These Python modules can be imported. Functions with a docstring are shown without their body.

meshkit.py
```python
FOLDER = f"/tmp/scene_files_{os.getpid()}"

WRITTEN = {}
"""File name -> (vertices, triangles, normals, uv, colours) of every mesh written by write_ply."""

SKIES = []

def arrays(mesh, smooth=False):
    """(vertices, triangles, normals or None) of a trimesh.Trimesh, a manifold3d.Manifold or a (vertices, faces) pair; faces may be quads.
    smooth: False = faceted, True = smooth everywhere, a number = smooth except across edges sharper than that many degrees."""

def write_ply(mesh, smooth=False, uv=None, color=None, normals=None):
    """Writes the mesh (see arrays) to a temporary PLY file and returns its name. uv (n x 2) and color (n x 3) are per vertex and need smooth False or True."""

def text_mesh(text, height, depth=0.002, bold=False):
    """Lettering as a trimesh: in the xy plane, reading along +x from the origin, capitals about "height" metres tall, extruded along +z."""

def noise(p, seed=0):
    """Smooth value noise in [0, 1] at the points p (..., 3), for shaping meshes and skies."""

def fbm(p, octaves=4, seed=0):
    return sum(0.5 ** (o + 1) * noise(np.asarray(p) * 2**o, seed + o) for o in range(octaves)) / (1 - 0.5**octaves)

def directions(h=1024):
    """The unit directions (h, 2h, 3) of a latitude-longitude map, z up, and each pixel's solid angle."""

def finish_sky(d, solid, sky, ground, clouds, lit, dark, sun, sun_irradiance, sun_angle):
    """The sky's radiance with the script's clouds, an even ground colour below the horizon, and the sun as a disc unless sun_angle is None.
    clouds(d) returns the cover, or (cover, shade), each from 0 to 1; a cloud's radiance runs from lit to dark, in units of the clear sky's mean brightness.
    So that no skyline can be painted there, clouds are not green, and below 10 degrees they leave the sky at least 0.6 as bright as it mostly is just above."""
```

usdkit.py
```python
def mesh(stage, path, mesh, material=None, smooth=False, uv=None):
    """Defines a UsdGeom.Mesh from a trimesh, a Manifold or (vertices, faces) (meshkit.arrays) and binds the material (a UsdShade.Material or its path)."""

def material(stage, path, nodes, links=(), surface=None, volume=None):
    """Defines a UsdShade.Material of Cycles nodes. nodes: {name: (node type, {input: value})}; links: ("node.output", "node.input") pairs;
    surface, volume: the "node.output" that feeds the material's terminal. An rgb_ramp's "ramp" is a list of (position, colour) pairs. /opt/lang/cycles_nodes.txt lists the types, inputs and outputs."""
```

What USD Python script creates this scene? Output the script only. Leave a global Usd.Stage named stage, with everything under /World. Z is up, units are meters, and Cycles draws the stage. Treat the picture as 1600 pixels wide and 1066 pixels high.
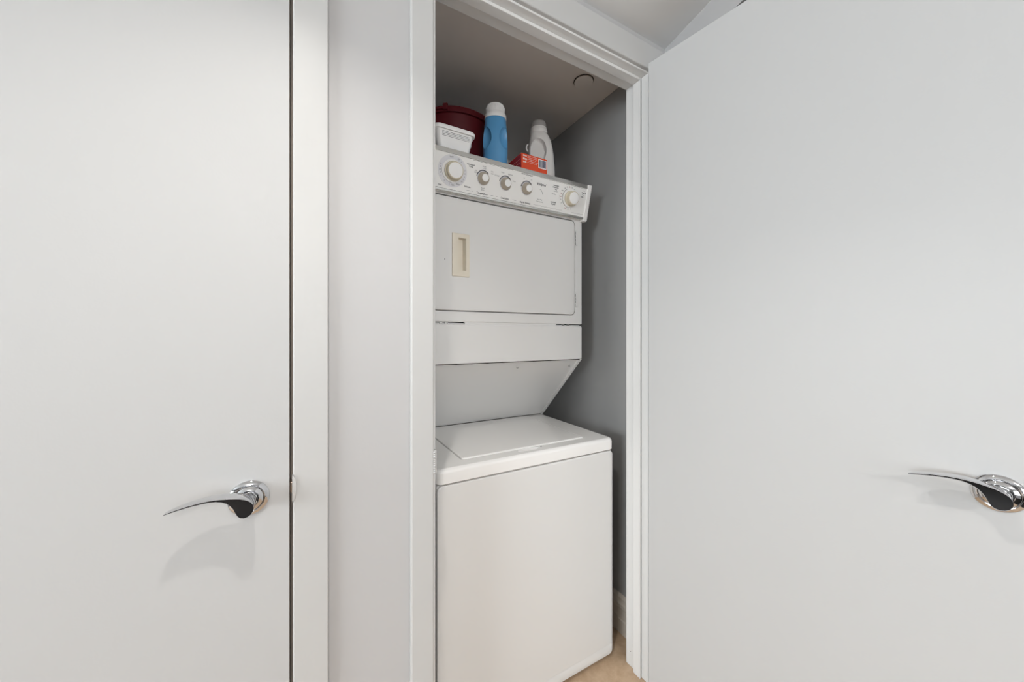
import math, random
import numpy as np, trimesh, usdkit, meshkit
import manifold3d as m3
from manifold3d import Manifold, CrossSection
from shapely.geometry import Polygon
from pxr import Usd, UsdGeom, UsdLux, UsdShade, Gf, Sdf

random.seed(4)
rng = np.random.default_rng(4)
stage = Usd.Stage.CreateInMemory()
UsdGeom.SetStageUpAxis(stage, UsdGeom.Tokens.z)
UsdGeom.SetStageMetersPerUnit(stage, 1.0)
world = UsdGeom.Xform.Define(stage, "/World")
stage.SetDefaultPrim(world.GetPrim())
UsdGeom.Scope.Define(stage, "/World/Looks")

# ------------------------------------------------------------------ camera, light, exposure
YAW, FPX, CAMZ = 29.47, 561.0, 1.217
cam = UsdGeom.Camera.Define(stage, "/World/camera")
cam.AddTranslateOp().Set(Gf.Vec3d(0, 0, CAMZ))
cam.AddRotateXYZOp().Set(Gf.Vec3f(90, 0, -YAW))
cam.CreateHorizontalApertureAttr(36.0)
cam.CreateVerticalApertureAttr(36.0 * 1066 / 1600)
cam.CreateFocalLengthAttr(36.0 * FPX / 1600)
cam.CreateVerticalApertureOffsetAttr(-36.0 * 8.0 / 1600)
cam.CreateClippingRangeAttr(Gf.Vec2f(0.02, 100))
cam.CreateExposureAttr(0.15)

WHITE = (1.0, 0.97, 0.93)


def place(x, loc, rx=0, rz=0):
    x.AddTranslateOp().Set(Gf.Vec3d(*loc))
    if rz: x.AddRotateZOp().Set(rz)
    if rx: x.AddRotateXOp().Set(rx)


def disk_light(name, loc, radius, intensity, color):
    l = UsdLux.DiskLight.Define(stage, "/World/" + name)
    l.CreateRadiusAttr(radius); l.CreateIntensityAttr(intensity); l.CreateColorAttr(Gf.Vec3f(*color))
    place(l, loc)
    return l


LAMP_A = (-0.035, 0.26, 2.325)          # recessed downlight (lamp 70 mm up in its can) in front of the doors
LAMP_B = (-0.20, -1.90, 2.150)         # frosted globe lamp farther back in the room
disk_light("downlight_glow", LAMP_A, 0.03, 1000, (1.0, 0.96, 0.90))
globe = UsdLux.SphereLight.Define(stage, "/World/globe_glow")
globe.CreateRadiusAttr(0.08); globe.CreateIntensityAttr(150); globe.CreateColorAttr(Gf.Vec3f(1.0, 0.965, 0.92))
place(globe, LAMP_B)


def window_fill(name, loc, w, h, intensity, rx, rz, color=(0.97, 0.985, 1.0)):    # soft fill light placed in an added, unseen window
    l = UsdLux.RectLight.Define(stage, "/World/" + name)
    l.CreateWidthAttr(w); l.CreateHeightAttr(h); l.CreateIntensityAttr(intensity); l.CreateColorAttr(Gf.Vec3f(*color))
    place(l, loc, rx=rx, rz=rz)


window_fill("window_fill_light", (-0.3, -3.40, 1.45), 2.5, 1.3, 2.4, 90, 0)  # added behind the camera as soft fill on doors and washer
window_fill("window_fill_light_001", (-3.90, -0.8, 1.45), 2.4, 1.3, 14.6, 90, -90, (0.90, 0.965, 1.0))  # added side fill that brightens the open door
amb = UsdLux.DomeLight.Define(stage, "/World/sky")
amb.CreateIntensityAttr(0.6); amb.CreateColorAttr(Gf.Vec3f(0.9, 0.95, 1.0))


# ------------------------------------------------------------------ materials
def mat(name, color, rough=0.45, metallic=0.0, spec=0.5, coat=0.0, noise=None, bump=None, extra=None):
    """noise: (scale, second colour, low, high) mixed in by object position; bump: (scale, strength, distance)."""
    nodes = {"p": ("principled_bsdf", {"base_color": color, "roughness": rough, "metallic": metallic, "specular_ior_level": spec, "coat_weight": coat, **(extra or {})})}
    links = []
    if noise or bump:
        nodes["g"] = ("geometry", {})
    if noise:
        sc, c2, lo, hi = noise
        nodes["n"] = ("noise_texture", {"scale": sc, "detail": 5.0, "roughness": 0.6})
        nodes["r"] = ("rgb_ramp", {"ramp": [(lo, color), (hi, c2)]})
        links += [("g.position", "n.vector"), ("n.fac", "r.fac"), ("r.color", "p.base_color")]
    if bump:
        sc, st, di = bump
        nodes["bn"] = ("noise_texture", {"scale": sc, "detail": 3.0})
        nodes["b"] = ("bump", {"strength": st, "distance": di})
        links += [("g.position", "bn.vector"), ("bn.fac", "b.height"), ("b.normal", "p.normal")]
    return usdkit.material(stage, "/World/Looks/" + name, nodes, links, surface="p.BSDF")


M = {}
M["door_paint"] = mat("door_paint", (0.518, 0.518, 0.517), 0.45, spec=0.3, bump=(220, 0.05, 0.002))
M["lit_jamb_paint"] = mat("lit_jamb_paint", (0.74, 0.737, 0.728), 0.40, spec=0.4)  # trim paint lightened to make up bounce light on the head jamb
M["trim_paint"] = mat("trim_paint", (0.54, 0.538, 0.531), 0.40, spec=0.4)
M["wall_paint"] = mat("wall_paint", (0.498, 0.493, 0.495), 0.5, bump=(140, 0.06, 0.002))
M["ceiling_paint"] = mat("ceiling_paint", (0.80, 0.80, 0.795), 0.7)
M["closet_ceiling"] = mat("closet_ceiling_paint", (0.80, 0.765, 0.735), 0.6)
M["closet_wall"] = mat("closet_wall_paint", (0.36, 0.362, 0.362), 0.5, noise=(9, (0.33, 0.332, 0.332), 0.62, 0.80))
M["closet_bounce"] = mat("closet_bounce_white", (0.80, 0.79, 0.77), 0.6)  # hidden closet walls made white so they bounce light upward
M["dark_and_gap_shade"] = mat("dark_gap", (0.05, 0.045, 0.04), 0.7)  # also stands in for shade at the panel seam and sprinkler ring
M["door_edge"] = mat("door_edge_wood", (0.30, 0.25, 0.21), 0.6)
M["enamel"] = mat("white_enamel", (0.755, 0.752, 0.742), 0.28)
M["enamel_lit_top"] = mat("white_enamel_lit_top", (0.90, 0.89, 0.875), 0.18)  # cabinet enamel again, lightened for the light on the washer top
M["plastic_white"] = mat("console_plastic", (0.85, 0.845, 0.83), 0.32)
M["cream"] = mat("cream_plastic", (0.76, 0.70, 0.59), 0.4)
M["cream_dark"] = mat("aged_cream_plastic", (0.66, 0.60, 0.47), 0.4)
M["taupe"] = mat("taupe_plastic", (0.47, 0.42, 0.35), 0.45)
M["ring_grey"] = mat("printed_grey_ring", (0.69, 0.69, 0.72), 0.4)
M["ink"] = mat("printed_ink", (0.10, 0.10, 0.11), 0.5)
M["ink_light"] = mat("printed_grey_ink", (0.30, 0.30, 0.31), 0.5)
M["ink_red"] = mat("printed_red_ink", (0.35, 0.12, 0.14), 0.5)
M["trim_metal"] = mat("brushed_trim", (0.62, 0.62, 0.60), 0.22, metallic=0.75)
M["chrome"] = mat("polished_chrome", (0.68, 0.68, 0.69), 0.04, metallic=1.0)
M["steel"] = mat("zinc_steel", (0.50, 0.49, 0.47), 0.35, metallic=0.9)
M["latch_brass"] = mat("aged_latch", (0.42, 0.33, 0.27), 0.3, metallic=0.8)
M["floor"] = mat("tan_stone", (0.50, 0.345, 0.22), 0.45, noise=(38, (0.60, 0.44, 0.30), 0.35, 0.68))
M["floor_dark"] = mat("dark_wood", (0.012, 0.010, 0.009), 0.8, spec=0.1, noise=(6, (0.020, 0.016, 0.014), 0.35, 0.7))
M["base"] = mat("baseboard_paint", (0.62, 0.56, 0.49), 0.45)
M["red_plastic"] = mat("dark_red_plastic", (0.085, 0.004, 0.008), 0.5, spec=0.25)
M["blue_plastic"] = mat("blue_plastic", (0.095, 0.32, 0.59), 0.35)
M["white_plastic"] = mat("white_plastic", (0.87, 0.87, 0.865), 0.35)
M["offwhite_plastic"] = mat("offwhite_plastic", (0.82, 0.81, 0.79), 0.35)
M["shaded_cap"] = mat("shade_grey_cap", (0.45, 0.44, 0.43), 0.35)  # cap colour greyed to carry the door head shadow
M["orange_card"] = mat("red_orange_card", (0.76, 0.075, 0.02), 0.45)
M["red_card"] = mat("dark_red_card", (0.42, 0.02, 0.03), 0.45)
M["label_white"] = mat("white_print", (0.82, 0.80, 0.80), 0.5)
M["label_pink"] = mat("pink_print", (0.80, 0.42, 0.38), 0.5)
M["barcode_ink"] = mat("barcode_ink", (0.06, 0.07, 0.14), 0.5)
M["rubber"] = mat("black_rubber", (0.03, 0.03, 0.03), 0.7)
M["glass"] = usdkit.material(stage, "/World/Looks/window_pane", {"t": ("transparent_bsdf", {}), "g": ("glossy_bsdf", {"roughness": 0.02}), "f": ("fresnel", {"IOR": 1.45}), "m": ("mix_closure", {})}, [("f.fac", "m.fac"), ("t.BSDF", "m.closure1"), ("g.BSDF", "m.closure2")], surface="m.closure")

# ------------------------------------------------------------------ helpers
used = {}


def free(parent, name):
    k = (parent, name)
    n = used.get(k, -1) + 1
    used[k] = n
    return f"{parent}/{name}" + (f"_{n:03d}" if n else "")


def tag(p, label=None, cat=None, kind=None, group=None):
    for k, v in (("label", label), ("category", cat), ("kind", kind), ("group", group)):
        if v: p.SetCustomDataByKey(k, v)
    return p


def thing(name, label, cat, loc=(0, 0, 0), rz=0, kind=None, group=None):
    x = UsdGeom.Xform.Define(stage, free("/World", name))
    place(x, loc, rz=rz)
    return tag(x.GetPrim(), label, cat, kind, group)


def obj(name, mesh, material, parent=None, smooth=30, label=None, cat=None, kind=None):
    path = free(str(parent.GetPath()) if parent else "/World", name)
    return tag(usdkit.mesh(stage, path, mesh, M[material], smooth=smooth).GetPrim(), label, cat, kind)


def to_tri(m):
    if isinstance(m, Manifold):
        q = m.to_mesh()
        return trimesh.Trimesh(q.vert_properties[:, :3], q.tri_verts, process=False)
    return m


def cat(*ms):
    return trimesh.util.concatenate([to_tri(m) for m in ms])


def box(x0, x1, y0, y1, z0, z1):
    return Manifold.cube((x1 - x0, y1 - y0, z1 - z0)).translate((x0, y0, z0))


def rbox(x0, x1, y0, y1, z0, z1, r=0.004, seg=12):
    s = Manifold.sphere(r, seg)
    return Manifold.batch_hull([s.translate((x, y, z)) for x in (x0 + r, x1 - r) for y in (y0 + r, y1 - r) for z in (z0 + r, z1 - r)])


def rrect(x0, x1, z0, z1, r, seg=6):
    pts = []
    for cx, cz, a in ((x1 - r, z1 - r, 0), (x0 + r, z1 - r, 90), (x0 + r, z0 + r, 180), (x1 - r, z0 + r, 270)):
        for k in range(seg + 1):
            t = math.radians(a + 90 * k / seg)
            pts.append((cx + r * math.cos(t), cz + r * math.sin(t)))
    return pts


def CSEC(polys):
    return CrossSection(polys, m3.FillRule.NonZero) if Polygon(polys[0]).exterior.is_ccw else CrossSection([list(p)[::-1] for p in polys], m3.FillRule.NonZero)


def prism_y(pts, y0, y1):
    """polygon in (x, z) extruded along y"""
    return Manifold.extrude(CSEC([pts]), y1 - y0).rotate((90, 0, 0)).translate((0, y1, 0))


def prism_x(pts, x0, x1):
    """polygon in (y, z) extruded along x"""
    return Manifold.extrude(CSEC([pts]), x1 - x0).rotate((90, 0, 90)).translate((x0, 0, 0))


def prism_z(pts, z0, z1):
    return Manifold.extrude(CSEC([pts]), z1 - z0).translate((0, 0, z0))


def soft_prism_y(pts, y0, y1, c=0.003):
    """prism along y whose front (y0) rim is chamfered in two steps"""
    cs = CSEC([pts])
    L = [(y1, 0.0), (y0 + c, 0.0), (y0 + 0.3 * c, 0.3 * c), (y0, c)]
    hulls = []
    for (ya, ia), (yb, ib) in zip(L[:-1], L[1:]):
        pa, pb = cs.offset(-ia, m3.JoinType.Round), cs.offset(-ib, m3.JoinType.Round)
        A = np.vstack([np.c_[p[:, 0], np.full(len(p), ya), p[:, 1]] for p in pa.to_polygons()])
        B = np.vstack([np.c_[p[:, 0], np.full(len(p), yb), p[:, 1]] for p in pb.to_polygons()])
        hulls.append(Manifold.hull_points(np.vstack([A, B])))
    return Manifold.batch_boolean(hulls, m3.OpType.Add)


def lathe(profile, n=48, axis="z"):
    """closed solid from (r, h) rows"""
    p = np.array(profile, float)
    a = np.arange(n) * 2 * np.pi / n
    v, f, rings = [], [], []
    for r, h in p:
        if r < 1e-6:
            rings.append([len(v)]); v.append((0, 0, h))
        else:
            rings.append(list(range(len(v), len(v) + n))); v += [(r * math.cos(t), r * math.sin(t), h) for t in a]
    for A, B in zip(rings[:-1], rings[1:]):
        for i in range(n):
            j = (i + 1) % n
            if len(A) == 1 and len(B) == 1: continue
            if len(A) == 1: f.append((A[0], B[j], B[i]))
            elif len(B) == 1: f.append((A[i], A[j], B[0]))
            else: f += [(A[i], A[j], B[j]), (A[i], B[j], B[i])]
    t = trimesh.Trimesh(np.array(v), np.array(f)[:, ::1], process=False)
    if t.volume < 0: t.invert()
    if axis == "-y":
        t.apply_transform(trimesh.transformations.rotation_matrix(math.pi / 2, (1, 0, 0)))
    return t


def loft(sections):
    """closed loops of equal length, capped with fans"""
    S = [np.asarray(s, float) for s in sections]
    n = len(S[0])
    v = np.vstack(S + [S[0].mean(0)[None], S[-1].mean(0)[None]])
    f = []
    for k in range(len(S) - 1):
        for i in range(n):
            j = (i + 1) % n
            a, b, c, d = k * n + i, k * n + j, (k + 1) * n + j, (k + 1) * n + i
            f += [(a, b, c), (a, c, d)]
    c0, c1, q = len(v) - 2, len(v) - 1, (len(S) - 1) * n
    for i in range(n):
        j = (i + 1) % n
        f += [(c0, j, i), (c1, q + i, q + j)]
    t = trimesh.Trimesh(v, np.array(f), process=False)
    if t.volume < 0: t.invert()
    return t


def as_manifold(t):
    return Manifold(m3.Mesh(np.asarray(t.vertices, np.float32), np.asarray(t.faces, np.uint32)))


def tube(pts, r, n=10):
    p = np.asarray(pts, float)
    t = np.gradient(p, axis=0); t /= np.linalg.norm(t, axis=1)[:, None]
    up = np.array([0.31, 0.2, 0.93])
    a = np.cross(t, up); a /= np.linalg.norm(a, axis=1)[:, None]
    b = np.cross(t, a)
    ang = np.arange(n) * 2 * np.pi / n
    R = np.broadcast_to(r, (len(p),))
    return loft([p[i] + R[i] * (np.cos(ang)[:, None] * a[i] + np.sin(ang)[:, None] * b[i]) for i in range(len(p))])


def moved(t, M4):
    t = to_tri(t).copy(); t.apply_transform(M4); return t


# ------------------------------------------------------------------ room shell
CEIL = 2.255
YF, YB = 0.860, 0.958                   # hall face and closet face of the front wall
XL, XR, HEAD = 0.268, 1.030, 2.134      # closet opening between the jamb faces
JT = 0.018
DX0, DX1, DH = -0.800, -0.0285, 2.134   # left doorway

obj("floor", box(-1.5, 1.6, -0.9, 1.95, -0.05, 0), "floor", label="tan mottled stone floor under the washer and in the hall", cat="floor", kind="structure")
obj("floor", box(-3.8, -1.5, -3.4, 1.95, -0.05, 0) + box(-1.5, 1.6, -3.4, -0.9, -0.05, 0), "floor_dark", label="dark wood floor of the room behind the hall", cat="floor", kind="structure")
hall_ceiling = box(-3.8, 1.6, -3.4, YF, CEIL, CEIL + 0.1) - Manifold.cylinder(0.2, 0.0765, 0.0765, 48).translate((LAMP_A[0], LAMP_A[1], CEIL - 0.05))
obj("ceiling", hall_ceiling, "ceiling_paint", label="white painted ceiling of the hall outside the closet", cat="ceiling", kind="structure")
obj("ceiling", box(0.0, 1.4, YB, 1.95, CEIL, CEIL + 0.1), "closet_ceiling", label="shaded ceiling inside the laundry closet", cat="ceiling", kind="structure")

wf = [box(-3.8, DX0 - JT, YF, YB, 0, CEIL), box(DX0 - JT, DX1 + JT, YF, YB, DH + JT, CEIL), box(DX1 + JT, XL - JT, YF, YB, 0, CEIL),
      box(XL - JT, XR + JT, YF, YB, HEAD + JT, CEIL), box(XR + JT, 1.4, YF, YB, 0, CEIL)]
obj("wall_front", Manifold.batch_boolean(wf, m3.OpType.Add), "wall_paint", smooth=False, label="white wall strip between the closed door and the laundry closet", cat="wall", kind="structure")
obj("wall_left", box(-3.8, -3.7, -3.4, YF, 0, CEIL) - box(-3.9, -3.6, -2.0, 0.4, 0.8, 2.1), "wall_paint", smooth=False, label="white wall with an added window at the far left end of the room", cat="wall", kind="structure")
obj("wall_right", box(1.36, 1.46, -3.4, YF, 0, CEIL), "wall_paint", smooth=False, label="white hall wall behind the open door", cat="wall", kind="structure")
wx0, wx1, wz0, wz1 = -1.55, 0.95, 0.8, 2.1
wb = box(-3.8, 1.6, -3.4, -3.3, 0, CEIL) - box(wx0, wx1, -3.5, -3.2, wz0, wz1)
obj("wall_back", wb, "wall_paint", smooth=False, label="white wall with the added window at the back of the room", cat="wall", kind="structure")
obj("wall_closet_right", box(1.125, 1.225, YB, 1.95, 0, CEIL), "closet_wall", smooth=False, label="grey painted right side wall inside the laundry closet", cat="wall", kind="structure")
obj("wall_closet_left", box(0.10, 0.20, YB, 1.95, 0, CEIL), "closet_bounce", smooth=False, label="left side wall inside the laundry closet, made white to bounce light", cat="wall", kind="structure")
obj("wall_closet_back", box(0.20, 1.125, 1.85, 1.95, 0, CEIL), "closet_bounce", smooth=False, label="back wall behind the washer and dryer, made white to bounce light", cat="wall", kind="structure")
# room behind the left door (kept dark by a closing panel a little way in)
obj("wall_closet_far", box(-1.0, 0.1, 1.9, 1.95, 0, CEIL), "wall_paint", smooth=False, label="wall of the room behind the closed door", cat="wall", kind="structure")

wdw = thing("window_1", "unseen wide window added in the back wall to hold fill light", "window", kind="structure")
for a in ((wx0, wx1, wz0, wz0 + 0.05), (wx0, wx1, wz1 - 0.05, wz1), (wx0, wx0 + 0.05, wz0 + 0.05, wz1 - 0.05), (wx1 - 0.05, wx1, wz0 + 0.05, wz1 - 0.05), (-0.325, -0.275, wz0 + 0.05, wz1 - 0.05)):
    obj("window_frame", box(a[0], a[1], -3.38, -3.32, a[2], a[3]), "trim_paint", wdw, smooth=False)
for a, b in ((wx0 + 0.05, -0.325), (-0.275, wx1 - 0.05)):
    obj("pane", box(a, b, -3.353, -3.347, wz0 + 0.05, wz1 - 0.05), "glass", wdw, smooth=False)

wdw2 = thing("window_2", "unseen wide window added in the left end wall to hold fill light", "window", kind="structure")
for a in ((-2.0, 0.4, 0.8, 0.85), (-2.0, 0.4, 2.05, 2.1), (-2.0, -1.95, 0.85, 2.05), (0.35, 0.4, 0.85, 2.05), (-0.825, -0.775, 0.85, 2.05)):
    obj("window_frame", box(-3.78, -3.72, a[0], a[1], a[2], a[3]), "trim_paint", wdw2, smooth=False)
for a, b in ((-1.95, -0.825), (-0.775, 0.35)):
    obj("pane", box(-3.753, -3.747, a, b, 0.85, 2.05), "glass", wdw2, smooth=False)

# angled soffit over the hall corner, above the open door
soff = prism_z([(0.9458 + 0.205 * 0.27, 0.27), (1.12, 0.25), (1.24, YF), (0.9458 + 0.205 * YF, YF)], 2.160, CEIL)
obj("trim_3", soff, "wall_paint", smooth=False, label="white angled soffit at the ceiling above the open door", cat="soffit", kind="structure")

# closet frame: jambs, stops, casings
t1 = thing("trim_1", "white door frame around the laundry closet opening", "door frame", kind="structure")
CY = 0.845
obj("jamb", rbox(XL - JT, XL, YF - 0.002, YB, 0, HEAD + JT, 0.002, 8), "lit_jamb_paint", t1)
obj("jamb", rbox(XR, XR + JT, YF - 0.002, YB, 0, HEAD + JT, 0.002, 8), "lit_jamb_paint", t1)
obj("jamb", rbox(XL, XR, YF - 0.002, YB, HEAD, HEAD + JT, 0.002, 8), "lit_jamb_paint", t1)
SY0, SY1, ST = 0.884, 0.916, 0.010
obj("door_stop", rbox(XL, XL + ST, SY0, SY1, 0, HEAD, 0.002, 8), "lit_jamb_paint", t1)
obj("door_stop", rbox(XR - ST, XR, SY0, SY1, 0, HEAD, 0.002, 8), "lit_jamb_paint", t1)
obj("door_stop", rbox(XL + ST, XR - ST, SY0, SY1, HEAD - ST, HEAD, 0.002, 8), "lit_jamb_paint", t1)
RV = 0.005
obj("casing", rbox(0.2065, XL - RV, CY, YF, 0, HEAD + RV, 0.005, 16), "trim_paint", t1)
obj("casing", rbox(XR + RV, 1.093, CY, YF, 0, HEAD + RV, 0.005, 16), "trim_paint", t1)
obj("casing", rbox(0.2065, 1.093, CY, YF, HEAD + RV, 2.226, 0.004, 16), "trim_paint", t1)
# painted-over strike plate curling round the left jamb edge
lip = []
for k in range(7):
    t = k / 6
    zz = 0.884 + 0.056 * t
    w = math.sin(math.pi * t) ** 0.5 if 0 < t < 1 else 0
    lip.append((zz, w))
sp = [rbox(XL - RV - 0.0012, XL + 0.0006, CY + 0.001, 0.884, 0.884, 0.940, 0.0006, 8)]
for k in range(10):
    z0 = 0.885 + 0.0054 * k
    sp.append(Manifold.sphere(0.0026 + 0.0008 * rng.random(), 8).translate((XL - RV + 0.0006 * rng.random(), CY + 0.0005 + 0.0012 * rng.random(), z0 + 0.002)))
obj("strike_plate", Manifold.batch_boolean(sp, m3.OpType.Add), "trim_paint", t1, label="lumpy strike plate painted over in white")
obj("nail_hole", Manifold.cylinder(0.001, 0.0018, 0.0018, 10).rotate((0, -90, 0)).translate((XR + 0.0003, 0.937, 0.055)), "dark_and_gap_shade", t1, label="small dark nail hole near the floor")

# left doorway frame
t2 = thing("trim_2", "white door frame beside the closed door with the latch gap", "door frame", kind="structure")
obj("jamb", box(DX1, DX1 + JT, YF - 0.002, YB, 0, DH + JT), "trim_paint", t2, smooth=False)
obj("jamb", box(DX0 - JT, DX0, YF - 0.002, YB, 0, DH + JT), "trim_paint", t2, smooth=False)
obj("jamb", box(DX0, DX1, YF - 0.002, YB, DH, DH + JT), "trim_paint", t2, smooth=False)
obj("casing", rbox(DX1, 0.0353, CY, YF, 0, DH + RV, 0.003, 12), "trim_paint", t2)
obj("casing", rbox(DX0 - 0.064, DX0, CY, YF, 0, DH + RV, 0.003, 12), "trim_paint", t2)
obj("casing", rbox(DX0 - 0.064, 0.0353, CY, YF, DH + RV, 2.226, 0.003, 12), "trim_paint", t2)
obj("door_stop", box(DX1 - 0.011, DX1, 0.900, 0.935, 0, DH), "door_edge", t2, smooth=False)
lipz = (0.884, 0.938)
lp = [(DX1 - 0.001, lipz[0])] + [(DX1 - 0.001 + 0.0078 * math.sin(math.pi * k / 12) ** 0.6, lipz[0] + (lipz[1] - lipz[0]) * k / 12) for k in range(1, 12)] + [(DX1 - 0.001, lipz[1])]
obj("strike_plate", prism_y(lp[::-1], CY - 0.0028, CY + 0.004), "trim_paint", t2, label="rounded white strike plate lip beside the latch")

# baseboard in the closet along the right wall
bp = [(1.125, 0), (1.108, 0), (1.108, 0.055), (1.1105, 0.060), (1.1105, 0.100), (1.107, 0.106), (1.107, 0.118), (1.112, 0.126), (1.113, 0.140), (1.119, 0.148), (1.125, 0.150)]
bb = Manifold.extrude(CSEC([[(x, z) for x, z in bp][::-1]]), 1.85 - YB).rotate((90, 0, 0)).translate((0, 1.85, 0))
obj("baseboard_right", bb, "base", smooth=20, label="moulded cream baseboard along the closet side wall", cat="baseboard", kind="structure")

# ------------------------------------------------------------------ lever handle (built about the rosette centre; -y faces the viewer, lever points to -x)
ROS = [(0, 0), (0.0332, 0), (0.0335, 0.0015), (0.0332, 0.0030), (0.0318, 0.0046), (0.0290, 0.0062), (0.0262, 0.0072), (0.0252, 0.0070), (0.0246, 0.0062), (0.0240, 0.0068),
       (0.0232, 0.0084), (0.0205, 0.0104), (0.0175, 0.0116), (0.0162, 0.0114), (0.0156, 0.0104), (0.0150, 0.0112), (0.0146, 0.0130), (0.0136, 0.0140), (0.0118, 0.0142), (0, 0.0142)]
NECK = [(0, 0.012), (0.0112, 0.012), (0.0112, 0.0295), (0.0108, 0.031), (0, 0.031)]
LV = [(.0130, .0025, -.0045, .027), (.0118, .0072, -.0088, .0265), (.0088, .0118, -.0132, .026), (.0040, .0156, -.0164, .026), (-.0015, .0186, -.0174, .026), (-.0068, .0206, -.0158, .026), (-.0105, .0216, -.0118, .026),
      (-.0135, .0223, -.0055, .026), (-.0165, .0230, .0020, .026), (-.0205, .0238, .0085, .0262), (-.0260, .0248, .0142, .0265), (-.0330, .0258, .0182, .0268), (-.0410, .0266, .0208, .0272),
      (-.0500, .0267, .0218, .0280), (-.0600, .0261, .0218, .0292), (-.0700, .0250, .0210, .0308), (-.0800, .0235, .0199, .0328), (-.0900, .0215, .0184, .0350), (-.0990, .0192, .0167, .0378), (-.1050, .0174, .0156, .0410), (-.1085, .0160, .0149, .0440)]


def lever_mesh():
    S = []
    for x, zt, zb, yb in LV:
        yf = 0.053 if x > -0.1 else 0.053 - 0.0
        c = min(0.0016, 0.3 * (zt - zb))
        S.append([(x, -yb - c, zt), (x, -yb, zt - c), (x, -yb, zb + c), (x, -yb - c, zb), (x, -yf + c, zb), (x, -yf, zb + c), (x, -yf, zt - c), (x, -yf + c, zt)])
    return loft(S)


def add_handle(door, M4):
    h = obj("door_handle", moved(lever_mesh(), M4), "chrome", door, smooth=38, label="polished chrome curved lever handle")
    obj("rosette", moved(lathe(ROS, 72, "-y"), M4), "chrome", h, smooth=25)
    obj("neck", moved(lathe(NECK, 40, "-y"), M4), "chrome", h, smooth=40)
    return h


# ------------------------------------------------------------------ doors
d1 = thing("door_1", "closed plain white flush door with chrome lever on the left", "door", kind="structure")
obj("door_leaf", rbox(DX0 + 0.003, -0.0345, 0.850, 0.890, 0.008, DH - 0.003, 0.0015, 8), "door_paint", d1)
obj("edge_strip", box(-0.0345, -0.0341, 0.853, 0.889, 0.01, DH - 0.005), "door_edge", d1, smooth=False, label="bare brown edge of the door leaf")
obj("latch_bolt", rbox(-0.0346, -0.027, 0.856, 0.874, 0.898, 0.920, 0.002, 8), "latch_brass", d1, label="aged metal latch bolt in the gap")
add_handle(d1, trimesh.transformations.translation_matrix((-0.1007, 0.850, 0.9056)))

HX, HY, ANG = 0.989, 0.822, 9.1
a = math.radians(ANG)
du = np.array([math.sin(a), -math.cos(a), 0])        # from the hinge to the free edge
dn = np.array([-math.cos(a), -math.sin(a), 0])       # out of the visible face
D4 = np.eye(4)
D4[:3, 0], D4[:3, 1], D4[:3, 2], D4[:3, 3] = du, -dn, (0, 0, 1), (HX, HY, 0)   # local x along the leaf, -y out of the visible face
d2 = thing("door_2", "open plain white flush door with chrome lever on the right", "door", kind="structure")
obj("door_leaf", moved(rbox(0, 0.757, 0, 0.038, 0.008, 2.130, 0.0015, 8), D4), "door_paint", d2)
H4 = D4 @ trimesh.transformations.translation_matrix((0.697, 0, 0.929))
add_handle(d2, H4)
for z in (0.25, 1.08, 1.90):
    obj("hinge", moved(Manifold.cylinder(0.09, 0.006, 0.006, 16).translate((-0.004, 0.036, z - 0.045)), D4), "steel", d2)

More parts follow.
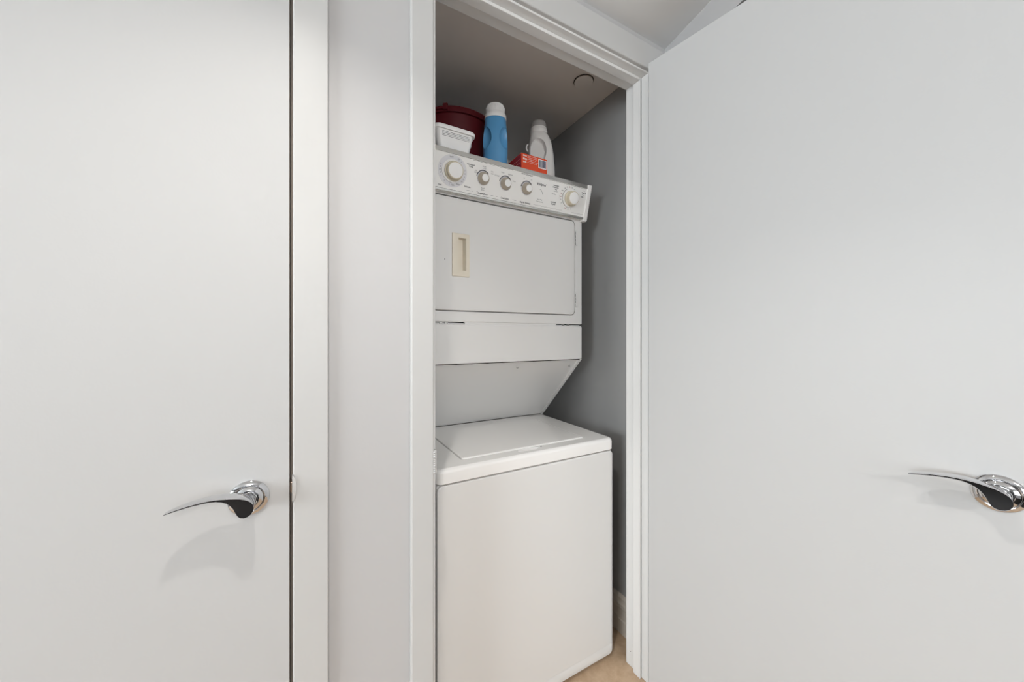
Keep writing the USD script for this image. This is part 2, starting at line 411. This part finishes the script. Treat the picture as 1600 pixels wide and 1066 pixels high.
# ------------------------------------------------------------------ stacked washer and dryer
W0, W1 = 0.3176, 1.0027
WF, DF = 0.9957, 1.174
lc = thing("laundry_center", "white stacked washer and dryer with knob console in the closet", "washer dryer")
washer = rbox(W0, W1, WF + 0.004, 1.70, 0.018, 0.786, 0.010, 12)
obj("washer_cabinet", washer, "enamel", lc)
fp = soft_prism_y(rrect(W0, W1, 0.0150, 0.7850, 0.016), WF, WF + 0.05, 0.007)
fp = fp - prism_x([(WF - 0.01, 0.0575), (WF + 0.0046, 0.0550), (WF + 0.0026, 0.0500), (WF - 0.0004, 0.0330), (WF - 0.01, 0.0330)], W0 + 0.012, W1 - 0.012)
obj("washer_front", fp, "enamel", lc)
for x in (W0 + 0.05, W1 - 0.05):
    for y in (1.06, 1.64):
        obj("foot", lathe([(0, 0), (0.018, 0), (0.018, 0.010), (0.008, 0.012), (0.008, 0.03), (0, 0.03)], 20).apply_translation((x, y, 0)), "rubber", lc)
# washer top with the lid pocket and the finger scoop
plan = rrect(W0 - 0.002, W1 + 0.004, WF - 0.002, 1.70, 0.022)
cs = CSEC([plan])
lay = []
for z, i in ((0.7885, 0.002), (0.7905, 0), (0.8185, 0), (0.8245, 0.0016), (0.8285, 0.0048), (0.8315, 0.0105)):
    p = cs.offset(-i, m3.JoinType.Round).to_polygons()[0]
    lay.append(np.c_[p, np.full(len(p), z)])
top = Manifold.hull_points(np.vstack(lay))
LID = (0.4140, 0.9050, 1.0500, 1.4650)
top = top - prism_z(rrect(LID[0] - 0.0025, LID[1] + 0.0030, LID[2] - 0.0025, LID[3], 0.010), 0.8225, 0.84)
top = top - prism_y([(LID[1] - 0.01, 0.8240), (LID[1] + 0.0015, 0.8240), (LID[1] + 0.0085, 0.8330), (LID[1] - 0.01, 0.8330)], LID[2] + 0.004, LID[3])
scoop = Manifold.sphere(1.0, 32).scale((0.043, 0.0125, 0.020)).translate((0.648, 1.0335, 0.8330))
top = top - scoop
obj("washer_top", top, "enamel_lit_top", lc, smooth=35)
lidp = CSEC([rrect(LID[0], LID[1], LID[2], LID[3], 0.009)])
lay = []
for z, i in ((0.823, 0), (0.8312, 0), (0.8338, 0.0012), (0.8352, 0.0042)):
    p = lidp.offset(-i, m3.JoinType.Round).to_polygons()[0]
    lay.append(np.c_[p, np.full(len(p), z)])
obj("lid", Manifold.hull_points(np.vstack(lay)), "enamel_lit_top", lc, smooth=35)
obj("lid_bumper", Manifold.cylinder(0.003, 0.003, 0.003, 16).translate((0.703, 1.0385, 0.8305)), "ink_light", lc, label="tiny grey bumper at the lid edge")

# upper body: sloped back panel, access panel, dryer cabinet
body = prism_x([(1.186, 1.122), (1.470, 0.836), (1.70, 0.836), (1.70, 1.262), (1.186, 1.262)], W0 + 0.004, W1 - 0.004)
obj("support_panel", body, "enamel", lc, smooth=False)
for xa, xb in ((W0, W0 + 0.012), (W1 - 0.010, W1)):
    fr = (prism_x([(1.176, 1.1185), (1.466, 0.8325), (1.475, 0.8325), (1.475, 0.845), (1.19, 1.135)], xa, xb))
    obj("support_flange", fr, "enamel", lc, smooth=False, label="narrow raised edge flange of the sloped panel")
ap = soft_prism_y(rrect(W0, W1, 1.1195, 1.2575, 0.006, 4), DF, DF + 0.03, 0.004)
obj("access_panel", ap, "enamel", lc)
obj("seam_shade_strip", box(W0 + 0.004, W1 - 0.004, DF + 0.004, DF + 0.02, 1.1172, 1.1200), "dark_and_gap_shade", lc, smooth=False, label="dark strip painted as the shadow gap under the access panel")  # near-black strip painted in as the shade of the gap
for x, y in ((0.700, 1.196), (0.955, 1.199)):
    z = 1.1195 - (y - 1.177) * 0.99
    n = np.array([0, -0.709, -0.705])
    s = Manifold.cylinder(0.004, 0.0045, 0.0030, 14).rotate((135, 0, 0)).translate((x, y + 0.001, z - 0.006))
    obj("screw", s, "steel", lc)
# filler in the middle of the gap, dark at both ends
obj("gap_filler", box(0.475, 0.870, DF + 0.003, DF + 0.03, 1.250, 1.270), "enamel", lc, smooth=False)
obj("gap_shadow_plate", box(W0 + 0.01, W1 - 0.006, DF + 0.016, DF + 0.03, 1.250, 1.272), "rubber", lc, smooth=False, label="black plate standing in for shade between the panel and the dryer")  # black sheet standing in for the shade inside the gap
for x in (0.385, 0.405, 0.905, 0.93):
    obj("clip", box(x, x + 0.010, DF + 0.008, DF + 0.017, 1.2585, 1.2645), "steel", lc, smooth=False)

DZ0, DZ1 = 1.2645, 1.826
DX = (0.3570, 0.9625, 1.3045, 1.6935)
cab = soft_prism_y(rrect(W0, W1, DZ0, DZ1, 0.006, 4), DF, 1.70, 0.004)
cab = cab - prism_y(rrect(DX[0] - 0.0028, DX[1] + 0.0028, DX[2] - 0.0028, DX[3] + 0.0042, 0.021), DF - 0.01, DF + 0.022)
obj("dryer_cabinet", cab, "enamel", lc)
HB = (0.4250, 0.4900, 1.4215, 1.5715)
door = soft_prism_y(rrect(DX[0], DX[1], DX[2], DX[3], 0.019), DF - 0.004, DF + 0.018, 0.005)
door = door - box(HB[0] + 0.004, HB[1] - 0.004, DF - 0.02, DF + 0.016, HB[2] + 0.004, HB[3] - 0.004)
dd = obj("dryer_door", door, "enamel", lc)
hf = soft_prism_y(rrect(HB[0], HB[1], HB[2], HB[3], 0.003, 3), DF - 0.0075, DF + 0.015, 0.003)
pk = Manifold.hull_points(np.array([(x, DF - 0.02, z) for x in (0.4475, 0.4795) for z in (1.4405, 1.5565)] + [(x, DF + 0.011, z) for x in (0.4480, 0.4700) for z in (1.446, 1.5545)]))
obj("door_pull", hf - pk, "cream", dd, label="cream plastic recessed pull")
obj("paint_chip", Manifold.cylinder(0.0006, 0.0022, 0.0022, 9).rotate((90, 0, 0)).translate((0.400, DF - 0.0035, 1.477)), "ink_light", dd, label="small dark chip in the enamel")
for z0, z1 in ((1.5950, 1.6540), (1.3380, 1.3940)):
    hl = obj("hinge", rbox(0.9655, 0.9765, DF - 0.0035, DF + 0.004, z0, z1, 0.0012, 8), "enamel", lc)
    hh = []
    n = 4
    L = (z1 - z0) / n
    for k in range(n):
        hh.append(Manifold.cylinder(L - 0.0030, 0.0026, 0.0026, 12).translate((0.9645, DF - 0.0030, z0 + k * L)))
    for q in hh:
        obj("knuckle", q, "steel", hl)

# console: face plane leans out towards the top
FO = np.array([0, 1.154, 1.703])
FU = np.array([0, -0.030, 0.1285]); FU /= np.linalg.norm(FU)
FN = np.array([0, -0.1285, -0.030]); FN /= np.linalg.norm(FN)
C4 = np.eye(4)
C4[:3, 0], C4[:3, 1], C4[:3, 2], C4[:3, 3] = (1, 0, 0), FU, FN, FO


def fy(v, w=0.0):
    p = FO + FU * v + FN * w
    return (p[1], p[2])


prof = [fy(0.0), (1.30, 1.706), (1.30, 1.8310), fy(0.1320, -0.004), fy(0.1180)]
con = obj("console", prism_x(prof[::-1], W0 + 0.012, 0.992), "plastic_white", lc, smooth=False)
capp = [fy(-0.004, 0.0035), fy(0.1335, 0.0045), fy(0.1345, 0.001), (1.315, 1.8335), (1.315, 1.700), fy(-0.008, -0.01), fy(-0.0085, 0.0015)]
for xa, xb in ((0.990, 1.0115), (0.309, 0.3305)):
    e = CSEC([capp])
    lay = []
    for x, i in ((xa, 0.002), (xa + 0.002, 0), (xb - 0.003, 0), (xb, 0.003)):
        p = e.offset(-i, m3.JoinType.Round).to_polygons()[0]
        lay.append(np.c_[np.full(len(p), x), p])
    obj("end_cap", Manifold.hull_points(np.vstack(lay)), "plastic_white", con, smooth=35)
trim_p = [fy(0.1175, 0.0012), fy(0.1185, 0.0030), fy(0.1240, 0.0020), fy(0.1325, -0.0010), fy(0.1330, -0.012), fy(0.1175, -0.012)]
obj("top_trim", prism_x(trim_p if Polygon(trim_p).exterior.is_ccw else trim_p[::-1], 0.330, 0.9900), "trim_metal", con, smooth=20, label="glossy grey trim strip along the console top")
trim_b = [fy(-0.0020, 0.0005), fy(0.0000, 0.0028), fy(0.0050, 0.0028), fy(0.0068, 0.0010), fy(0.0068, -0.01), fy(-0.0020, -0.01)]
obj("bottom_trim", prism_x(trim_b if Polygon(trim_b).exterior.is_ccw else trim_b[::-1], 0.330, 0.9900), "trim_metal", con, smooth=20, label="glossy grey trim strip along the console bottom")


def at_face(mesh, u, v, w=0.0):
    return moved(mesh, C4 @ trimesh.transformations.translation_matrix((u, v, w)))


def knob(name, u, v, skirt, cap_r, depth, body_m, cap_m, label):
    prof = [(0, 0), (skirt, 0), (skirt, 0.003), (skirt * 0.93, 0.0045), (skirt * 0.88, 0.0060), (cap_r * 1.16, depth - 0.004), (cap_r * 1.10, depth - 0.0015), (cap_r * 1.02, depth - 0.0006), (0, depth - 0.0006)]
    k = obj(name, at_face(lathe(prof, 48), u, v, 0.0012), body_m, lc, smooth=35, label=label)
    cp = [(0, depth - 0.003), (cap_r, depth - 0.003), (cap_r, depth - 0.0002), (cap_r * 0.93, depth + 0.0008), (cap_r * 0.5, depth + 0.0012), (0, depth + 0.0014)]
    obj("knob_cap", at_face(lathe(cp, 40), u, v, 0.0012), cap_m, k, smooth=35)
    return k


def ring(r0, r1, h, a0=0, a1=360, n=64):
    m = max(3, int(n * (a1 - a0) / 360))
    t = np.radians(np.linspace(a0, a1, m + 1))
    o = [(r1 * math.cos(x), r1 * math.sin(x)) for x in t]
    i = [(r0 * math.cos(x), r0 * math.sin(x)) for x in t]
    if a1 - a0 >= 360:
        return to_tri(Manifold.extrude(CSEC([o[:-1]]) - CSEC([i[:-1]]), h))
    return to_tri(Manifold.extrude(CSEC([o + i[::-1]]), h))


k1 = knob("washer_timer_knob", 0.4200, 0.0655, 0.0320, 0.0240, 0.021, "cream_dark", "white_plastic", "large cream timer knob at the left of the console")
obj("dial_ring", at_face(ring(0.0365, 0.0505, 0.0008), 0.4165, 0.0655), "ring_grey", k1)
obj("dial_skirt", at_face(ring(0.0300, 0.0365, 0.0014), 0.4165, 0.0655), "plastic_white", k1)
k2 = knob("dryer_timer_knob", 0.9140, 0.0668, 0.0300, 0.0225, 0.023, "cream_dark", "white_plastic", "large cream timer knob at the right of the console")
obj("dial_ring", at_face(ring(0.0360, 0.0480, 0.0006), 0.9055, 0.0670), "plastic_white", k2)
obj("dial_skirt", at_face(ring(0.0270, 0.0352, 0.0014), 0.9090, 0.0670), "plastic_white", k2)
obj("dial_line", at_face(ring(0.0352, 0.0362, 0.0010, 120, 300), 0.9080, 0.0670), "ink", k2)
small = []
for u, wh in ((0.5290, "below the temperature settings"), (0.6175, "in the middle of the console"), (0.7070, "nearest the logo")):
    k = knob("selector_knob", u, 0.0650, 0.0215, 0.0125, 0.017, "taupe", "white_plastic", "small taupe selector knob " + wh)
    obj("knob_arc", at_face(ring(0.0228, 0.0258, 0.0008, 40, 175), u - 0.001, 0.0665), "ink", k)
    obj("knob_skirt", at_face(ring(0.0, 0.0228, 0.0010) if False else lathe([(0, 0), (0.0235, 0), (0.0235, 0.0009), (0, 0.0009)], 40), u - 0.001, 0.0650), "ring_grey", k)


def text(s, u, v, h, bold=False, rot=0, shear=0.0, squash=1.0, w=0.0001):
    m = meshkit.text_mesh(s, h, 0.0003, bold=bold)
    b = m.bounds
    m.apply_translation((-(b[0][0] + b[1][0]) / 2, -h / 2, 0))
    S = np.eye(4); S[0, 0] = squash; S[0, 1] = shear
    m.apply_transform(S)
    if rot: m.apply_transform(trimesh.transformations.rotation_matrix(math.radians(rot), (0, 0, 1)))
    return at_face(m, u, v, w)


ink = []
for s, u, v, h, b in (("Permanent", 0.4790, 0.0995, 0.0045, True), ("Press", 0.4800, 0.0930, 0.0045, True), ("Delicate", 0.4725, 0.0265, 0.0050, True), ("Soak", 0.3760, 0.0160, 0.0045, True), ("Heavy", 0.3480, 0.0230, 0.0042, True), ("Off", 0.3440, 0.0640, 0.0040, True),
                      ("Temperature", 0.5290, 0.0150, 0.0056, True), ("Load Size", 0.6200, 0.0150, 0.0056, True), ("Signal Volume", 0.7060, 0.0150, 0.0056, True),
                      ("Automatic", 0.8370, 0.1010, 0.0046, True), ("Permanent Press", 0.8350, 0.0940, 0.0040, True), ("Dry", 0.8380, 0.0870, 0.0046, True), ("Automatic", 0.8330, 0.0390, 0.0046, True), ("Regular", 0.8340, 0.0320, 0.0046, True),
                      ("Timed Dry", 0.9760, 0.0990, 0.0048, True), ("Damp", 0.9700, 0.0835, 0.0046, True), ("End Of Cycle Signal", 0.7020, 0.1135, 0.0042, True)):
    sq = 0.62 if s == "Permanent Press" else (0.74 if s in ("Timed Dry", "Damp") else 0.9)
    ink.append(text(s, u, v, h, b, squash=sq))
ink.append(text("Whirlpool", 0.7690, 0.0918, 0.0078, True, shear=0.25, squash=0.86))
obj("lettering", cat(*ink), "ink", con, smooth=False, kind="stuff", label="small dark printed words on the console")
lt = []
for s, u, v, h in (("Hot", 0.4985, 0.0850, 0.0042), ("Cold", 0.4985, 0.0790, 0.0042), ("Warm", 0.5290, 0.1040, 0.0044), ("Cold", 0.5310, 0.0980, 0.0040), ("Cold", 0.5600, 0.0940, 0.0040), ("Cold", 0.5610, 0.0870, 0.0040), ("Wash", 0.5300, 0.0335, 0.0044), ("Rinse", 0.5300, 0.0270, 0.0044),
                   ("Ex. Small", 0.5800, 0.0850, 0.0040), ("Small", 0.6020, 0.1000, 0.0042), ("Medium", 0.6330, 0.0985, 0.0042), ("Large", 0.6510, 0.0800, 0.0040), ("Off", 0.6910, 0.0990, 0.0040), ("On", 0.7230, 0.0990, 0.0040),
                   ("Heavy Duty", 0.7690, 0.0375, 0.0040), ("Extra Capacity", 0.7690, 0.0300, 0.0040), ("Less Dry", 0.8310, 0.0690, 0.0042), ("Heavy Dry", 0.8370, 0.0800, 0.0036), ("Air Dry", 0.9740, 0.1070, 0.0034), ("Minutes", 0.9740, 0.0915, 0.0030)):
    lt.append(text(s, u, v, h, squash=0.8))
for u0, u1, v in ((0.487, 0.640, 0.1150), (0.760, 0.985, 0.1150), (0.470, 0.495, 0.0150), (0.563, 0.590, 0.0150), (0.650, 0.668, 0.0150), (0.744, 0.880, 0.0150), (0.925, 0.985, 0.0150)):
    lt.append(at_face(box(u0, u1, v, v + 0.0008, 0, 0.0003), 0, 0))
sw = [(0.762 + 0.018 * t, 0.0735 - 0.017 * t + 0.006 * math.sin(3.1 * t)) for t in np.linspace(0, 1, 10)]
lt.append(at_face(Manifold.extrude(CSEC([[(x, y) for x, y in sw][::-1] + [(x + 0.0006, y + 0.0016) for x, y in sw]]), 0.0003), 0, 0))
obj("fine_print", cat(*lt), "ink_light", con, smooth=False, kind="stuff", label="fine grey printed words and rules on the console")
# tick marks round the two timer dials
tk, tr = [], []
for a_, s_ in ((100, "Super Wash"), (66, "Off"), (50, "2"), (160, "14"), (172, "12"), (184, "10"), (196, "8"), (208, "6"), (232, "4"), (258, "2"), (275, "Spin"), (300, "Rinse"), (322, "10"), (334, "8"), (346, "6"), (0, "4"), (14, "2")):
    r_ = 0.0435
    t_ = math.radians(a_)
    s_ = s_.replace("Super Wash", "Wash")
    tk.append(text(s_, 0.4165 + r_ * math.cos(t_), 0.0655 + r_ * math.sin(t_), 0.0046, True, rot=a_ - 90 if a_ < 180 and a_ > 20 else 0, squash=0.8, w=0.0009))
for i, a_ in enumerate((62, 78, 96, 112, 128, 148, 164, 180, 196, 214, 252, 272, 290)):
    r_ = 0.0420
    t_ = math.radians(a_)
    (tr if i in (2, 6, 7, 10) else tk).append(text(("70", "60", "Dry", "50", "40", "More", "30", "Less", "20", "10", "Cool", "Off", "5")[i], 0.9055 + r_ * math.cos(t_), 0.0670 + r_ * math.sin(t_), 0.0042, True, squash=0.75, w=0.0007))
obj("dial_numbers", cat(*tk), "ink_light", con, smooth=False, kind="stuff", label="dark printed numbers around the timer dials")
obj("dial_red_numbers", cat(*tr), "ink_red", con, smooth=False, kind="stuff", label="reddish printed words around the dryer dial")
obj("dial_pointer", at_face(Manifold.extrude(CSEC([[(-0.002, -0.0025), (0.002, -0.0025), (0, 0.0025)]]), 0.0004), 0.4130, 0.0290, 0.0014), "ink", con, smooth=False)
obj("dial_line", at_face(ring(0.0368, 0.0374, 0.0010, 175, 262), 0.4165, 0.0655), "ink", con, smooth=False)

# ------------------------------------------------------------------ things on top of the dryer
TZ = 1.8312


def sup(cx, cy, z, a_, b_, n=2.6, m=40):
    t = np.arange(m) * 2 * np.pi / m
    c_, s_ = np.cos(t), np.sin(t)
    return np.c_[cx + a_ * np.sign(c_) * np.abs(c_) ** (2 / n), cy + b_ * np.sign(s_) * np.abs(s_) ** (2 / n), np.full(m, z)]


# bucket
bk = thing("bucket", "dark red round plastic bucket at the back of the dryer top", "bucket", (0.548, 1.462, TZ))
BH, BR, BB = 0.272, 0.165, 0.128
pr = [(0, 0), (BB, 0), (BB + 0.003, 0.004), (BR - 0.009, BH - 0.024), (BR - 0.008, BH - 0.023), (BR, BH - 0.023), (BR + 0.001, BH - 0.006), (BR - 0.002, BH), (BR - 0.012, BH), (BR - 0.013, BH - 0.03), (BB - 0.003, 0.006), (0, 0.006)]
obj("bucket_body", lathe(pr, 72), "red_plastic", bk, smooth=30)
ang = math.radians(236)
ear = rbox(-0.010, 0.010, -0.008, 0.005, -0.020, 0.006, 0.004, 10).rotate((0, 0, 236 + 90)).translate(((BR) * math.cos(ang), (BR) * math.sin(ang), BH))
obj("handle_ear", ear, "red_plastic", bk)
hb = [((BR + 0.006) * math.cos(t), (BR + 0.006) * math.sin(t) * 0.98, BH - 0.012) for t in np.linspace(math.radians(56), math.radians(236), 40)]
obj("bucket_handle", tube(hb, 0.004), "red_plastic", bk)

# wipes tub
tubx = thing("wipes_tub", "white rounded plastic tub with fine print and flanged rim", "tub", (0.4270, 1.1985, TZ))
lay = []
for z, hx, hy in ((0.0015, 0.038, 0.040), (0.003, 0.045, 0.046), (0.008, 0.0515, 0.0515), (0.016, 0.0560, 0.0545), (0.040, 0.0615, 0.0575), (0.072, 0.0660, 0.0610)):
    lay.append(np.c_[np.array(rrect(-hx, hx, -hy, hy, 0.016)), np.full(28, z)])
obj("tub_body", loft(lay), "white_plastic", tubx, smooth=40)
rim = []
for z, e in ((0.0685, 0.002), (0.0680, 0.0060), (0.0700, 0.0072), (0.0785, 0.0072), (0.0812, 0.0055), (0.0825, 0.001)):
    rim.append(np.c_[np.array(rrect(-0.066 - e, 0.066 + e, -0.0605 - e, 0.0605 + e, 0.020)), np.full(28, z)])
obj("rim", loft(rim), "white_plastic", tubx, smooth=40)
obj("latch_tab", rbox(0.070, 0.0765, -0.014, 0.014, 0.056, 0.070, 0.002, 8), "white_plastic", tubx)
for x in (-0.030, 0.005, 0.032):
    obj("foot", rbox(x - 0.007, x + 0.007, -0.040, 0.040, 0, 0.006, 0.0015, 8), "white_plastic", tubx)
pl = []
for k in range(4):
    z = 0.0610 - 0.0046 * k
    x = -0.046
    yy = -0.0575 - 0.0035 * (z - 0.040) / 0.032 - 0.0006
    while x < 0.046 - 0.003 * k:
        w = 0.018 + 0.016 * rng.random()
        pl.append(box(x, min(x + w, 0.050), yy, yy + 0.002, z, z + 0.0014)); x += w + 0.0012
obj("fine_print", cat(*pl), "ink_light", tubx, smooth=False, kind="stuff", label="rows of fine grey print")

# blue bottle
bb_ = thing("blue_bottle", "tall blue plastic detergent bottle with white cap", "bottle", (0.6270, 1.240, TZ), rz=-27)
lay = []
for z, a_, b_ in ((0, 0.040, 0.034), (0.004, 0.0435, 0.0375), (0.03, 0.0450, 0.0390), (0.09, 0.0475, 0.0400), (0.14, 0.0470, 0.0400), (0.175, 0.0445, 0.0390), (0.195, 0.0425, 0.0380), (0.197, 0.0418, 0.0374), (0.214, 0.0412, 0.0370), (0.222, 0.0395, 0.0355), (0.228, 0.033, 0.030), (0.236, 0.030, 0.028)):
    lay.append(sup(0, 0, z, a_, b_, 2.4))
bt = as_manifold(loft(lay))
for sx in (-1, 1):
    bt = bt - Manifold.sphere(1.0, 48).scale((0.0300, 0.024, 0.044)).translate((sx * 0.0440, -0.0330, 0.136))
    bt = bt - Manifold.sphere(1.0, 48).scale((0.0300, 0.024, 0.044)).translate((sx * 0.0440, 0.0330, 0.136))
obj("bottle_body", bt, "blue_plastic", bb_, smooth=35)
cap = []
for z, a_ in ((0.216, 0.0415), (0.220, 0.0425), (0.232, 0.0420), (0.238, 0.0375), (0.243, 0.0362), (0.262, 0.0350), (0.270, 0.0330), (0.274, 0.0280)):
    cap.append(sup(0, 0, z, a_, a_ * 0.93, 2.1))
obj("bottle_cap", loft(cap), "white_plastic", bb_, smooth=35)
ribs = [Manifold.cylinder(0.020, 0.0013, 0.0013, 6).translate((0.0352 * math.cos(t), 0.0328 * math.sin(t), 0.243)) for t in np.linspace(0, 2 * math.pi, 36, endpoint=False)]
obj("cap_ribs", cat(*ribs), "white_plastic", bb_, smooth=40)
obj("label_edge", box(0.0455, 0.0468, -0.006, 0.014, 0.035, 0.080), "label_white", bb_, smooth=False, label="edge of a pale paper label")

# white bottle
wb_ = thing("white_bottle", "white plastic jug with grip recess and cap greyed for shadow", "bottle", (0.8740, 1.285, TZ), rz=-29.5)
lay = []
for z, x0, x1, b_ in ((0, -0.050, 0.052, 0.040), (0.004, -0.054, 0.056, 0.044), (0.06, -0.0555, 0.0560, 0.045), (0.11, -0.0580, 0.0540, 0.045), (0.15, -0.0600, 0.0510, 0.044), (0.185, -0.0590, 0.0465, 0.043), (0.215, -0.0560, 0.0400, 0.041), (0.235, -0.0530, 0.0320, 0.038), (0.247, -0.0500, 0.0240, 0.034), (0.256, -0.0470, 0.0190, 0.031)):
    lay.append(sup((x0 + x1) / 2, 0, z, (x1 - x0) / 2, b_, 2.6, 48))
wj = as_manifold(loft(lay))
el = np.linspace(0, 2 * np.pi, 40, endpoint=False)
for sy in (-1, 1):
    ring_pts = [(-0.0200 + k * 0.036 * np.cos(el), np.full(40, sy * yy), 0.165 + k * 0.054 * np.sin(el)) for k, yy in ((1.10, 0.06), (1.0, 0.0415), (0.90, 0.031), (0.78, 0.027))]
    wj = wj - Manifold.hull_points(np.vstack([np.c_[r_[0], r_[1], r_[2]] for r_ in ring_pts]))
obj("jug_body", wj, "offwhite_plastic", wb_, smooth=35)
nk = lathe([(0, 0.250), (0.034, 0.250), (0.0375, 0.256), (0.0375, 0.266), (0.0350, 0.2690), (0.0350, 0.276), (0, 0.276)], 40).apply_translation((-0.0140, 0, 0))
obj("neck_collar", nk, "offwhite_plastic", wb_, smooth=35)
cp_ = lathe([(0, 0.272), (0.0335, 0.272), (0.0320, 0.296), (0.0295, 0.302), (0.020, 0.304), (0, 0.304)], 40).apply_translation((-0.0140, 0, 0))
obj("jug_cap", cp_, "shaded_cap", wb_, smooth=35, label="cap coloured grey for the shadow of the door head")
lp_ = [(-0.0580 - 0.009 * math.sin(t), -0.012, 0.190 + 0.015 * math.cos(t)) for t in np.linspace(0.15, math.pi - 0.15, 14)]
obj("side_loop", tube(lp_, 0.0035), "offwhite_plastic", wb_, smooth=50)

# red box
rb = thing("dryer_sheet_box", "small red-orange cardboard box with barcode on the console edge", "box", (0.7520, 1.155, TZ))
obj("carton", rbox(-0.059, 0.059, 0, 0.105, 0, 0.0742, 0.0012, 8), "orange_card", rb)
obj("side_print", box(-0.0596, -0.0588, 0.003, 0.102, 0.003, 0.071), "red_card", rb, smooth=False, label="darker red side of the box")
for k in range(3):
    obj("side_stripe", moved(box(-0.0599, -0.0594, 0.012, 0.090, -0.0008, 0.0008), trimesh.transformations.translation_matrix((0, 0, 0.025 + 0.014 * k))), "label_pink", rb, smooth=False)
obj("barcode_panel", box(0.0170, 0.0545, -0.0006, 0.0006, 0.0330, 0.0680), "label_white", rb, smooth=False, label="white barcode panel")
bars, x = [], 0.0215
while x < 0.0500:
    w = float(rng.choice([0.0006, 0.0010, 0.0015, 0.0021]))
    bars.append(box(x, x + w, -0.0009, 0.0003, 0.0375, 0.0650)); x += w + float(rng.choice([0.0006, 0.0011]))
obj("barcode", cat(*bars), "barcode_ink", rb, smooth=False)
wr = []
for (u, v, r_) in ((-0.0480, 0.0660, 0.0038), (-0.0390, 0.0660, 0.0038), (-0.0480, 0.0540, 0.0042), (-0.0390, 0.0535, 0.0042), (-0.0480, 0.0430, 0.0034), (-0.0400, 0.0425, 0.0030)):
    wr.append(Manifold.cylinder(0.0006, r_, r_, 14).rotate((90, 0, 0)).translate((u, 0.0001, v)))
obj("printed_icons", cat(*wr), "label_white", rb, smooth=False)
pk_ = []
for k in range(5):
    v = 0.0668 - 0.0062 * k
    x = -0.0325
    while x < 0.0120 - 0.004 * (k % 3):
        w = 0.003 + 0.005 * rng.random()
        pk_.append(box(x, x + w, -0.0006, 0.0003, v, v + 0.0024)); x += w + 0.0016
obj("printed_lines", cat(*pk_), "label_pink", rb, smooth=False)

# concealed sprinkler cover in the closet ceiling
sc = thing("sprinkler_cover", "round flat sprinkler cover plate on the closet ceiling", "sprinkler", (0.974, 1.130, CEIL - 0.006))
obj("cover_plate", lathe([(0, 0), (0.0365, 0), (0.038, 0.001), (0.038, 0.0022), (0, 0.0022)], 48), "closet_ceiling", sc, smooth=30)
obj("gap_shade_ring", lathe([(0.0370, 0.0052), (0.0408, 0.0052), (0.0408, 0.0060), (0.0370, 0.0060), (0.0370, 0.0052)], 48), "dark_and_gap_shade", sc, smooth=False)  # dark ring painted as the gap shadow round the plate
obj("cup", lathe([(0, 0.002), (0.030, 0.002), (0.030, 0.006), (0, 0.006)], 32), "dark_and_gap_shade", sc, smooth=30)

# lamps on the hall ceiling
c = thing("ceiling_light", "white recessed ceiling downlight in front of the doors", "ceiling light", (LAMP_A[0], LAMP_A[1], CEIL))
obj("trim_ring", lathe([(0.075, -0.004), (0.090, -0.003), (0.092, 0), (0.075, 0), (0.075, -0.004)], 48), "trim_paint", c, smooth=30)
obj("baffle", lathe([(0.075, 0), (0.0762, 0), (0.0762, 0.095), (0, 0.095), (0, 0.090), (0.075, 0.090), (0.075, 0)], 48), "rubber", c, smooth=30)
c = thing("ceiling_light", "small globe ceiling lamp on a white base farther back in the room", "ceiling light", (LAMP_B[0], LAMP_B[1], CEIL))
obj("lamp_base", lathe([(0, -0.018), (0.055, -0.018), (0.062, -0.012), (0.062, 0), (0, 0)], 40), "trim_paint", c, smooth=30)
